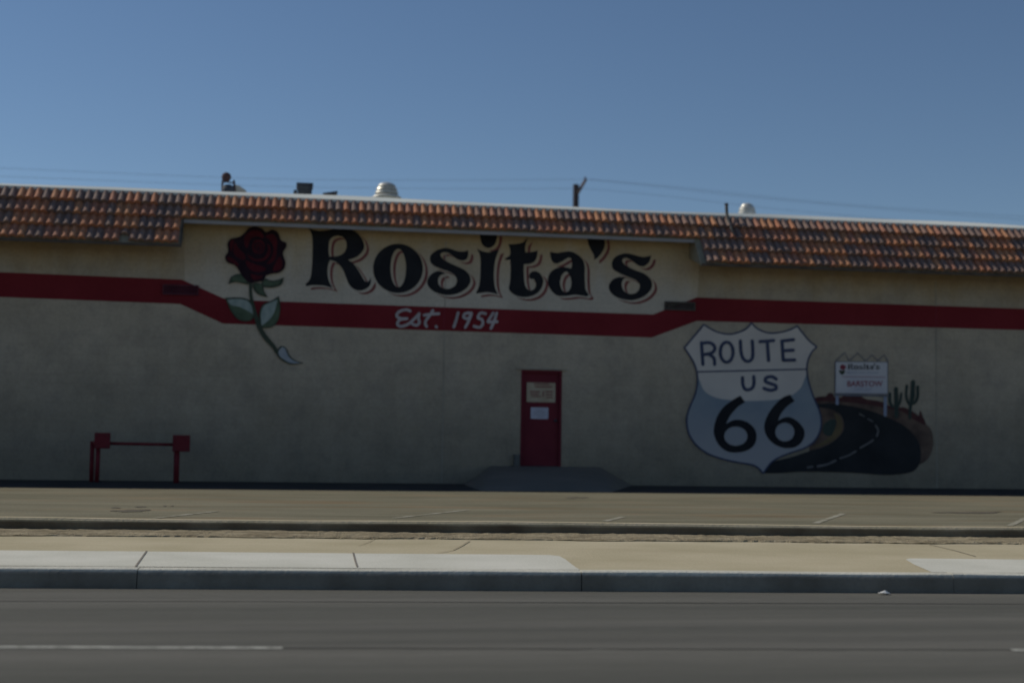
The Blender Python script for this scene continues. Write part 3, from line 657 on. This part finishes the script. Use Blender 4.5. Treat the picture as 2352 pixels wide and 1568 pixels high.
# desert road mural behind it
zF = TF(3200, 1350, 2.703)
P('mural_ground', M['desert'], [[(100, 660, 1), (290, 655), (420, 660), (600, 665), (760, 700), (900, 730), (1000, 760), (1100, 765), (1200, 785), (1290, 850), (1360, 930), (1410, 985), (1435, 1060), (1440, 1150), (1415, 1250), (1370, 1320), (1290, 1370), (1200, 1380, 1), (700, 1250, 1), (100, 1250, 1)]], zF, .008)
P('mural_hill', M['hill'], [[(120, 665, 1), (200, 638), (280, 630), (305, 600), (350, 602), (372, 640), (440, 645), (475, 622), (560, 610), (640, 625), (720, 665), (830, 680), (900, 700), (960, 735), (1060, 750), (1130, 755), (1215, 800), (1275, 850), (1300, 788), (1325, 850), (1350, 900), (1345, 940), (1240, 890), (1100, 800), (950, 765), (700, 720), (400, 690), (120, 690, 1)]], zF, .0095)
P('mural_road', M['asphpaint'], [[(120, 722, 1), (300, 712), (500, 732), (700, 772), (850, 822), (1000, 885), (1120, 950), (1215, 1035), (1280, 1130), (1305, 1250), (1285, 1370), (1225, 1440), (1100, 1472), (900, 1482), (600, 1462), (350, 1452), (0, 1448), (-200, 1462), (-402, 1465, 1), (-350, 1350, 1), (-100, 1290), (100, 1225), (250, 1180), (370, 1110), (450, 1030), (475, 945), (450, 855), (390, 797), (300, 765), (120, 748, 1)]], zF, .011)
P('mural_verge', M['gold'], [[(360, 805, 1), (430, 855), (458, 940), (435, 1030), (355, 1110), (240, 1165), (100, 1200, 1), (250, 1120), (350, 1030), (395, 940), (385, 870)]], zF, .0112)
P('mural_bush', M['cactus'], [[(250, 950), (300, 900), (350, 880), (390, 900), (370, 1000), (330, 1060), (260, 1040)]], zF, .0116)
for k, p in enumerate([[(640, 822), (692, 852)], [(732, 877), (782, 905)], [(815, 950), (842, 1000), (828, 1062)], [(785, 1108), (720, 1150), (650, 1188)], [(600, 1225), (520, 1272), (430, 1303)], [(380, 1328), (285, 1370), (190, 1388)], [(130, 1393), (80, 1402)]]):
    dm = MB(); stroke(dm, p, [12, 15, 20, 20, 18, 24, 22][k], zF, .0165+k*.0003)
    dm.build('mural_dashes', M['dash'], bld, fix=False)
cm = MB()
for k, (p, ww) in enumerate([([(1036, 552), (1040, 740), (1040, 850)], [44, 46, 40]), ([(970, 605), (972, 700), (1000, 745)], 30), ([(1092, 605), (1080, 690), (1055, 740)], 26),
                             ([(1220, 478), (1212, 640), (1192, 740), (1184, 870)], [44, 50, 34, 30]), ([(1152, 518), (1146, 630), (1168, 700), (1195, 722)], 27), ([(1270, 530), (1268, 640), (1240, 700), (1205, 712)], 31)]):
    if k == 3: cm.build('mural_cactus', M['cactus'], bld, fix=False); cm = MB()
    stroke(cm, p, ww, zF, .0125+k*.0006)
cm.build('mural_cactus', M['cactus'], bld, fix=False)
P('mural_billboard', M['bbgrey'], [[(374, 255, 1), (948, 262, 1), (948, 612, 1), (372, 606, 1)]], zF, .0175)
P('mural_billboard', M['bbwhite'], [[(385, 264, 1), (940, 268, 1), (940, 604, 1), (382, 598, 1)]], zF, .019)
bb = MB()
for k, p in enumerate([[(385, 252), (482, 160), (522, 245)], [(535, 245), (622, 165), (702, 250)], [(712, 245), (776, 185), (838, 252)], [(840, 248), (908, 185), (948, 255)]]):
    stroke(bb, [(a, b, 1) for a, b in p], 11, zF, .018+k*.0003, smooth=False)
stroke(bb, [(370, 618), (945, 630)], 20, zF, .020, smooth=False)
bb.build('mural_billboard_frame', M['bbgrey'], bld, fix=False)
bp_ = MB()
stroke(bp_, [(399, 640), (399, 712)], 34, zF, .0168, smooth=False); bp_.build('mural_billboard_post', M['faint'], bld, fix=False); bp_ = MB(); stroke(bp_, [(919, 640), (918, 835)], 34, zF, .0169, smooth=False)
bp_.build('mural_billboard_post', M['faint'], bld, fix=False)
# small lettering on the painted billboard, from the same letter outlines
bx0, bx1, by0, by1 = 1224/1.0, 2626, 912, 1222
sm = MB()
for k, (z, l) in enumerate(letters):
    def tf(x, y, z=z):
        X = z[0]+x/z[2]; Y = z[1]+y/z[2]
        yy = Y - (X-1224)*.037
        return zF(510+(X-1224)/(2626-1224)*352, 284+(yy-905)/(1170-905)*66)
    paintpoly(sm, letter_loops(l), tf, .0205+k*1e-4)
sm.build('mural_lettering', M['black'], bld, fix=False)
def text(body, x0, y0, x1, y1, tf, eps, name, m_, off=0.0, slant=0):
    cu = bpy.data.curves.new('t', 'FONT'); cu.body = body; cu.size = 1; cu.offset = off
    o = bpy.data.objects.new('t', cu); C.collection.objects.link(o)
    bpy.context.view_layer.update()
    me = o.evaluated_get(bpy.context.evaluated_depsgraph_get()).to_mesh()
    vs = [v.co.copy() for v in me.vertices]; fs = [tuple(p.vertices) for p in me.polygons]
    xa, xb = min(v.x for v in vs), max(v.x for v in vs); ya, yb = min(v.y for v in vs), max(v.y for v in vs)
    out = []
    for v in vs:
        X = x0+(v.x-xa)/(xb-xa)*(x1-x0); Y = y1-(v.y-ya)/(yb-ya)*(y1-y0) + slant*(X-x0)
        q_ = onwall(*tf(X, Y), YW); out.append((q_.x, YW-eps, q_.z))
    bpy.data.objects.remove(o); bpy.data.curves.remove(cu)
    return MB().add(out, fs).build(name, m_, bld, fix=False)
text('MEXICAN FOOD', 503, 366, 845, 388, zF, .0206, 'mural_lettering', M['faint'], .01)
text('BARSTOW', 507, 467, 890, 528, zF, .0206, 'mural_lettering', M['bbred'], .018)
text('NEXT EXIT', 590, 548, 778, 568, zF, .0206, 'mural_lettering', M['faint'], .01)
ln = MB(); stroke(ln, [(455, 422), (915, 428)], 9, zF, .0204, smooth=False); ln.build('mural_line', M['faintred'], bld, fix=False)
P('mural_rose', M['bbred'], [[(460, 290), (488, 305), (492, 328), (470, 345), (440, 343), (428, 320), (438, 298)]], zF, .0212)
P('mural_rose', M['stem'], [[(425, 348), (450, 358), (470, 345), (484, 365), (470, 392), (448, 402), (430, 388), (420, 365)]], zF, .0206)
# shield on top
P('painted_shield', M['shieldpale'], [shp], zE, .022)
bl_ = [(322, 585, 1), (345, 640), (375, 710), (440, 762), (540, 795), (720, 812), (900, 812), (1060, 800), (1180, 765), (1265, 700), (1300, 630), (1322, 570, 1)]
rest = [(1345, 640), (1390, 780), (1440, 900), (1460, 1000), (1445, 1100), (1390, 1190), (1300, 1250), (1180, 1290), (1060, 1340), (990, 1390), (925, 1480, 1), (880, 1430), (820, 1400), (700, 1380), (560, 1350), (420, 1300), (310, 1220), (240, 1110), (222, 980), (250, 870), (300, 750), (320, 640)]
P('painted_shield', shieldblue(zs0, zs1), [bl_+rest], zE, .0235)
bo = MB(); stroke(bo, shp, 15, zE, .025, closed=True, inc=1e-6)
stroke(bo, [(322, 546), (1328, 522)], 14, zE, .0246, smooth=False)
bo.build('painted_shield_border', M['navy'], bld, fix=False)
lt = MB()
for k, (p, s) in enumerate([([(370, 478, 1), (356, 278, 1)], 0), ([(360, 282), (430, 278), (472, 305), (478, 340), (450, 372), (375, 388)], 1), ([(425, 385), (470, 420), (478, 478)], 1),
                            ([(715, 262), (722, 370), (745, 430), (785, 450), (822, 425), (830, 360), (824, 262)], 1), ([(895, 268, 1), (1022, 258, 1)], 0), ([(962, 262, 1), (975, 442, 1)], 0),
                            ([(1098, 262, 1), (1110, 440, 1)], 0), ([(1095, 263, 1), (1205, 250, 1)], 0), ([(1105, 352, 1), (1202, 347, 1)], 0), ([(1110, 440, 1), (1215, 437, 1)], 0)]):
    if k in (3, 4, 6): lt.build('painted_letter', M['navy'], bld, fix=False); lt = MB()
    stroke(lt, p, 31, zE, .027+k*.0008, smooth=bool(s))
lt.build('painted_letter', M['navy'], bld, fix=False); lt = MB()
paintpoly(lt, [ellipse(588, 365, 74, 107), ellipse(588, 365, 44, 78)], zE, .036)
for k, p in enumerate([[(735, 600), (738, 660), (758, 705), (795, 710), (828, 690), (840, 645), (838, 590)], [(1045, 612), (1005, 590), (955, 600), (945, 632), (985, 652), (1038, 672), (1042, 702), (990, 716), (932, 698)]]):
    lt.build('painted_letter', M['navy'], bld, fix=False); lt = MB()
    stroke(lt, p, 32, zE, .027+k*.0008)
lt.build('painted_letter', M['navy'], bld, fix=False)
sx = MB()
paintpoly(sx, [smooth_closed([(715, 765, 1), (758, 825, 1), (690, 870), (625, 945), (582, 1025, 1), (640, 995), (700, 987), (780, 1010), (845, 1070), (864, 1140), (842, 1220), (770, 1272), (670, 1290), (580, 1272), (510, 1210), (472, 1120), (475, 1040), (505, 950), (560, 870), (640, 808)]), ellipse(673, 1138, 107, 88)], zE, .027)
sx.build('painted_numeral', M['black'], bld, fix=False); sx = MB()
paintpoly(sx, [smooth_closed([(1172, 755, 1), (1215, 815, 1), (1150, 860), (1090, 930), (1062, 995, 1), (1120, 967), (1180, 966), (1250, 1010), (1302, 1080), (1300, 1155), (1250, 1222), (1180, 1247), (1090, 1240), (1000, 1190), (945, 1110), (938, 1020), (980, 920), (1050, 830), (1110, 780)]), ellipse(1125, 1100, 88, 86)], zE, .0275)
sx.build('painted_numeral', M['black'], bld, fix=False)
# joints in the wall
def joint(xpx, ypairs):
    X = xw(*xpx)
    for (z0, z1, mm) in ypairs:
        MB().box(X-.011, X+.011, YW-.006, YW-.002, z0, z1).build('expansion_joint', mm, bld)
def zz(x, y): return onwall(x, y, YW).z
joint((1020, 800), [(.2, zz(1020, 761), M['seam']), (zz(1020, 704), 5.45, M['seam'])])
joint((2150, 800), [(.2, zz(2150, 753), M['seam']), (zz(2150, 703), 4.98, M['seam'])])
X = xw(2150, 730); MB().box(X-.011, X+.011, YW-.007, YW-.0045, zz(2150, 752), zz(2150, 704)).build('expansion_joint', M['seamred'], bld)
X = xw(1020, 730); MB().box(X-.009, X+.009, YW-.007, YW-.0045, zz(1020, 759), zz(1020, 705)).build('expansion_joint', M['seamred'], bld)
# louvred vents high on the wall
def vent(x0, y0, x1, y1, m_):
    a = onwall(x0, y0, YW); b = onwall(x1, y1, YW); z0, z1 = min(a.z, b.z), max(a.z, b.z)
    fr = MB(); t = .03
    fr.box(a.x, b.x, YW-.05, YW-.004, z1-t, z1); fr.box(a.x, b.x, YW-.05, YW-.004, z0, z0+t)
    fr.box(a.x, a.x+t, YW-.048, YW-.004, z0+t, z1-t); fr.box(b.x-t, b.x, YW-.048, YW-.004, z0+t, z1-t)
    o = fr.build('vent', m_, bld)
    s = MB(); n = 5
    for k in range(n):
        zc_ = z0+t+(z1-z0-2*t)*(k+.5)/n; h = (z1-z0)/n*.62
        s.prism([(YW-.042, zc_-h/2), (YW-.036, zc_-h/2), (YW-.012, zc_+h/2), (YW-.018, zc_+h/2)], a.x+t, b.x-t)
    s.build('louvre', m_, o)
vent(374, 653, 456, 679, M['vent'])
vent(1526, 692, 1596, 714, M['ventgrey'])

# ------------------------------------------------------------------ things on the roof
def ventilator(name, cx, ybase, wpx, hpx, Y, prof, label):
    b = onwall(cx, ybase, Y); s = wpx/F_PX*Y/math.cos(YAW)*1.0; zb = ZT+.0
    hh = onwall(cx, ybase-hpx, Y).z - b.z
    root = empty(name, (b.x, Y, zb)); tag(root, label, 'roof vent', 'round metal roof vents')
    mb = MB(); mb.lathe([(r*s/2, b.z-zb+z*hh) for r, z in prof], (b.x, Y, zb), 36)
    mb.build('cowl', M['galv'], root, smooth=False)
    mb = MB(); mb.lathe([(s*.36, -.02), (s*.36, b.z-zb+.02)], (b.x, Y, zb), 24); mb.build('collar', M['galv'], root, smooth=True)
pr1 = [(1, 0), (.98, .06), (.87, .13), (.74, .19), (.56, .22), (.56, .27), (.79, .275), (.75, .40), (.50, .43), (.50, .50), (.72, .505), (.67, .62), (.44, .65), (.44, .71), (.62, .715), (.5, .87), (.3, .96), (0, 1)]
ventilator('roof_ventilator', 888, 455, 68, 36, YW+4, pr1, 'large ribbed metal dome vent with a flared skirt behind the eave, left of centre')
pr2 = [(1.0, 0), (1.0, .08), (.97, .26), (.86, .34), (.92, .38), (.86, .60), (.74, .68), (.62, .86), (.36, .97), (0, 1)]
ventilator('roof_ventilator', 1716, 493, 42, 26, YW+4, pr2, 'small ribbed metal dome vent on the roof near the bent pipe')
# cooler box
Y = YW+5
def rbox(mb, x0, y0, x1, y1, Y, dep):
    a = onwall(x0, y0, Y); b = onwall(x1, y1, Y); mb.box(a.x, b.x, Y, Y+dep, min(a.z, b.z), max(a.z, b.z)); return a, b
cx = onwall(699, 445, Y)
root = empty('cooler', (cx.x, Y, ZT)); tag(root, 'dark square rooftop cooler cabinet with louvred sides', 'air cooler')
mb = MB(); a, b = rbox(mb, 684, 424, 716, 452, Y, .75); bevel(mb.build('cabinet', M['darkmetal'], root), .01)
mb = MB(); mb.box(a.x-.03, b.x+.03, Y-.03, Y+.78, a.z+.002, a.z+.05); mb.build('lid', M['darkmetal'], root)
mb = MB()
for k in range(5):
    z = a.z-.07-k*.07; mb.prism([(Y-.02, z-.025), (Y-.012, z-.025), (Y-.002, z+.012), (Y-.01, z+.012)], a.x+.05, b.x-.05)
mb.build('louvre', M['boxmetal'], root)
mb = MB(); mb.box(a.x-.10, a.x-.012, Y+.1, Y+.45, b.z+.10, a.z-.12); mb.build('junction_box', M['darkmetal'], root)
for xx in (a.x+.03, b.x-.08):
    for yy in (Y+.02, Y+.66): MB().box(xx, xx+.05, yy, yy+.05, ZT-.02, b.z).build('leg', M['darkmetal'], root)
# low hatch
Y = YW+4.5; a = onwall(742, 444, Y); b = onwall(775, 450, Y)
root = empty('roof_hatch', (a.x, Y, ZT)); tag(root, 'low dark flat hatch lid on the roof between cooler and big dome', 'roof hatch')
mb = MB().add([(a.x, Y, a.z-.03), (b.x, Y, a.z+.03), (b.x, Y+.7, a.z+.03), (a.x, Y+.7, a.z-.03), (a.x, Y, a.z+.01-.0), (b.x, Y, a.z+.075), (b.x, Y+.7, a.z+.075), (a.x, Y+.7, a.z+.01)], [(0, 1, 2, 3), (4, 5, 6, 7), (0, 1, 5, 4), (1, 2, 6, 5), (2, 3, 7, 6), (3, 0, 4, 7)])
mb.build('lid', M['darkmetal'], root)
mb = MB().box(a.x+.04, b.x-.04, Y+.05, Y+.65, ZT-.02, a.z-.03); mb.build('curb', M['boxmetal'], root)
# floodlight-like exhaust on a bracket, with a pale hood beside it
Y = YW+3; p0 = onwall(524, 436, Y)
root = empty('exhaust_fan', (p0.x, Y, ZT)); tag(root, 'rusty round fan head on a bracket beside a pale hood, leftmost thing on the roof', 'exhaust fan')
hc = onwall(520, 407, Y); mb = MB(); rr_ = .115
prof = [(0, rr_)] + [(rr_*math.sin(math.pi*k/10)*(1.0 if k % 2 else .93), rr_*math.cos(math.pi*k/10)) for k in range(1, 10)] + [(0, -rr_)]
mb.lathe(prof, hc, 16); mb.build('fan_head', M['rust'], root)
mb = MB()
pa, pb = onwall(511, 414, Y), onwall(510, 440, Y); mb.tube([pa, pb], .022)
pa, pb = onwall(537, 414, Y), onwall(540, 440, Y); mb.tube([pa, pb], .026)
pa, pb = onwall(510, 420, Y), onwall(538, 421, Y); mb.tube([pa, hc+Vector((0, 0, -.11)), pb], .016)
mb.build('bracket', M['rust'], root)
mb = MB(); a = onwall(511, 438, Y); zb = a.z-.1
mb.lathe([(.16, ZT-p0.z), (.155, .02), (.13, .10), (.07, .14), (0, .145)], (p0.x, Y+.02, p0.z-.02), 18); mb.build('motor_housing', M['darkmetal'], root, smooth=True)
mb = MB(); x0 = onwall(540, 430, Y).x; x1 = onwall(566, 437, Y).x; z1 = onwall(545, 424, Y).z; z0 = onwall(566, 438, Y).z
mb.add([(x0, Y, ZT), (x1, Y, ZT), (x1, Y, z0), (q(x0, x1, .4), Y, q(z0, z1, .8)), (x0, Y, z1)]+[(x0, Y+.4, ZT), (x1, Y+.4, ZT), (x1, Y+.4, z0), (q(x0, x1, .4), Y+.4, q(z0, z1, .8)), (x0, Y+.4, z1)],
       [(0, 1, 2, 3, 4), (5, 6, 7, 8, 9), (0, 1, 6, 5), (1, 2, 7, 6), (2, 3, 8, 7), (3, 4, 9, 8), (4, 0, 5, 9)])
mb.build('hood', M['tanmetal'], root)
# bent vent pipe that comes down onto the tiles
Y = YW-.10
pts = [onwall(1668.5, 469, Y), onwall(1669, 482, Y), onwall(1669.5, 492, Y), onwall(1672.5, 503, Y-.08), onwall(1678, 520, Y-.25), onwall(1686, 540, Y-.45)]
pts = [Vector((p.x, p.y, p.z)) for p in pts]
root = empty('vent_pipe', pts[3]); tag(root, 'thin bent grey pipe standing up over the tiles near the small dome', 'pipe')
mb = MB().tube(pts, [.036, .036, .036, .032, .024, .016], 10); mb.build('pipe', M['boxmetal'], root, smooth=True)
mb = MB().lathe([(.040, 0), (.046, .005), (.046, .035), (0, .05)], pts[0]+Vector((0, 0, -.02)), 12); mb.build('pipe_cap', M['darkmetal'], root)
# utility pole and wires beyond the building
Y = 60
pt = onwall(1323, 424, Y); root = empty('utility_pole', (pt.x, Y, .2)); tag(root, 'dark wooden utility pole rising behind the roof with a slanting arm', 'utility pole')
mb = MB().tube([(pt.x, Y, .2), (pt.x, Y, pt.z-.02), (pt.x, Y, pt.z)], [.17, .13, .12], 14); mb.build('pole', M['pole'], root, smooth=False)
aa, ab = onwall(1327, 443, Y-.14), onwall(1341, 420, Y-.14)
mb = MB(); mb.tube([aa, ab, ab+(ab-aa)*.35], [.075, .065, .06], 4); mb.build('arm', M['armwood'], root)
tipw = onwall(1344, 413, Y-.14)
mb = MB(); mb.lathe([(.03, 0), (.05, .03), (.03, .06), (.05, .09), (.02, .13), (0, .14)], (tipw.x, Y-.14, tipw.z), 12); mb.build('insulator', M['rust'], root)
def wire(pts, label):
    P = smooth_closed([(a, b) for a, b in pts], 8, closed=False)
    V = [onwall(p.x, p.y, Y-.14) for p in P]; mb = MB(); mb.tube([v - V[len(V)//2] for v in V], .006, 5)
    o = mb.build('power_line', M['wire']); o.location = V[len(V)//2]
    tag(o, label, 'power line', 'overhead wires behind the roof')
wire([(-500, 362), (0, 386), (588, 410), (1000, 414), (1344, 412)], 'higher wire running left from the tip of the utility pole arm')
wire([(-500, 384), (0, 405), (588, 427), (1000, 433), (1328, 433)], 'lower wire running left from the utility pole')
wire([(1345, 412), (1520, 430), (1764, 457), (2113, 487), (2352, 505), (2900, 545)], 'upper wire running right from the pole arm, lower of the two at the right edge')
wire([(1345, 411), (1560, 430), (1850, 461), (2130, 483), (2352, 497), (2900, 525)], 'topmost wire running right from the pole arm')
wire([(1328, 432), (1470, 444), (1620, 461), (1764, 478), (2000, 500), (2400, 533)], 'lowest wire running right, dipping behind the roof past the small dome')

# ------------------------------------------------------------------ things against the wall
Y = YW-1.1
gz = .2
root = empty('pipe_barrier', (onwall(320, 1050, Y).x, Y, gz)); tag(root, 'red pipe barrier with two square end plates standing in front of the wall', 'barrier')
def pxp(x, y, Yy=None): return onwall(x, y, Yy or Y)
def post(x0, y0, x1, r, Yy):
    a = pxp(x0, y0, Yy); b = pxp(x1, 1112, Yy); mb = MB(); mb.tube([(b.x, Yy, gz-.02), (a.x, Yy, a.z)], r, 12); mb.build('post', M['redpipe'], root, smooth=True)
post(212.5, 1013, 209.5, .045, Y+.25); post(226, 1020, 222, .045, Y+.02); post(406.5, 1020, 404.5, .058, Y+.02)
a, b = pxp(212, 1017, Y+.25), pxp(226, 1017, Y+.02)
mb = MB().tube([(a.x, Y+.25, a.z), (b.x, Y+.02, a.z)], .04, 10); mb.tube([(b.x, Y+.02, a.z), (pxp(406, 1021).x, Y+.02, pxp(406, 1021).z)], .032, 10); mb.build('rail', M['redpipe'], root, smooth=True)
for (x0, y0, x1, y1) in ((217.5, 993, 252, 1030), (397, 998.5, 435.5, 1037)):
    a, b = pxp(x0, y0, Y-.1), pxp(x1, y1, Y-.1); mb = MB().box(a.x, b.x, Y-.12, Y-.025, b.z, a.z); bevel(mb.build('end_plate', M['redpipe'], root), .012)
    for sx_ in (.15, .85):
        for sz_ in (.15, .85):
            X_ = q(a.x, b.x, sx_); Z_ = q(b.z, a.z, sz_); MB().tube([(X_, Y-.135, Z_), (X_, Y-.118, Z_)], .014, 8).build('bolt', M['rust'], root)
# small box beside the door
a, b = onwall(1180, 1043, YW-.02), onwall(1192.5, 1071, YW-.02)
root = empty('utility_box', ((a.x+b.x)/2, YW-.1, b.z)); tag(root, 'small grey metal box at the foot of the wall left of the red door', 'utility box')
mb = MB().box(a.x, b.x, YW-.12, YW-.003, b.z+.02, a.z); bevel(mb.build('case', M['boxmetal'], root), .008)
mb = MB().box(a.x-.05, b.x+.02, YW-.16, YW-.004, b.z-.06, b.z+.018); mb.build('base', M['boxmetal'], root)
# litter
p = onground(2033, 1365, .0)
mb = MB(); rr = random.Random(3); vs = []
for k in range(8):
    t = 2*math.pi*k/8; vs.append((.065*math.cos(t)*rr.uniform(.6, 1.1), .03*math.sin(t)*rr.uniform(.5, 1), rr.uniform(.004, .018)))
vs.append((0, 0, .035)); vs.append((.02, .01, .002))
mb.add(vs, [(k, (k+1) % 8, 8) for k in range(8)]+[((k+1) % 8, k, 9) for k in range(8)])
o = mb.build('paper_scrap', M['litter']); o.location = p
tag(o, 'small crumpled white scrap lying in the gutter at the foot of the kerb', 'litter')
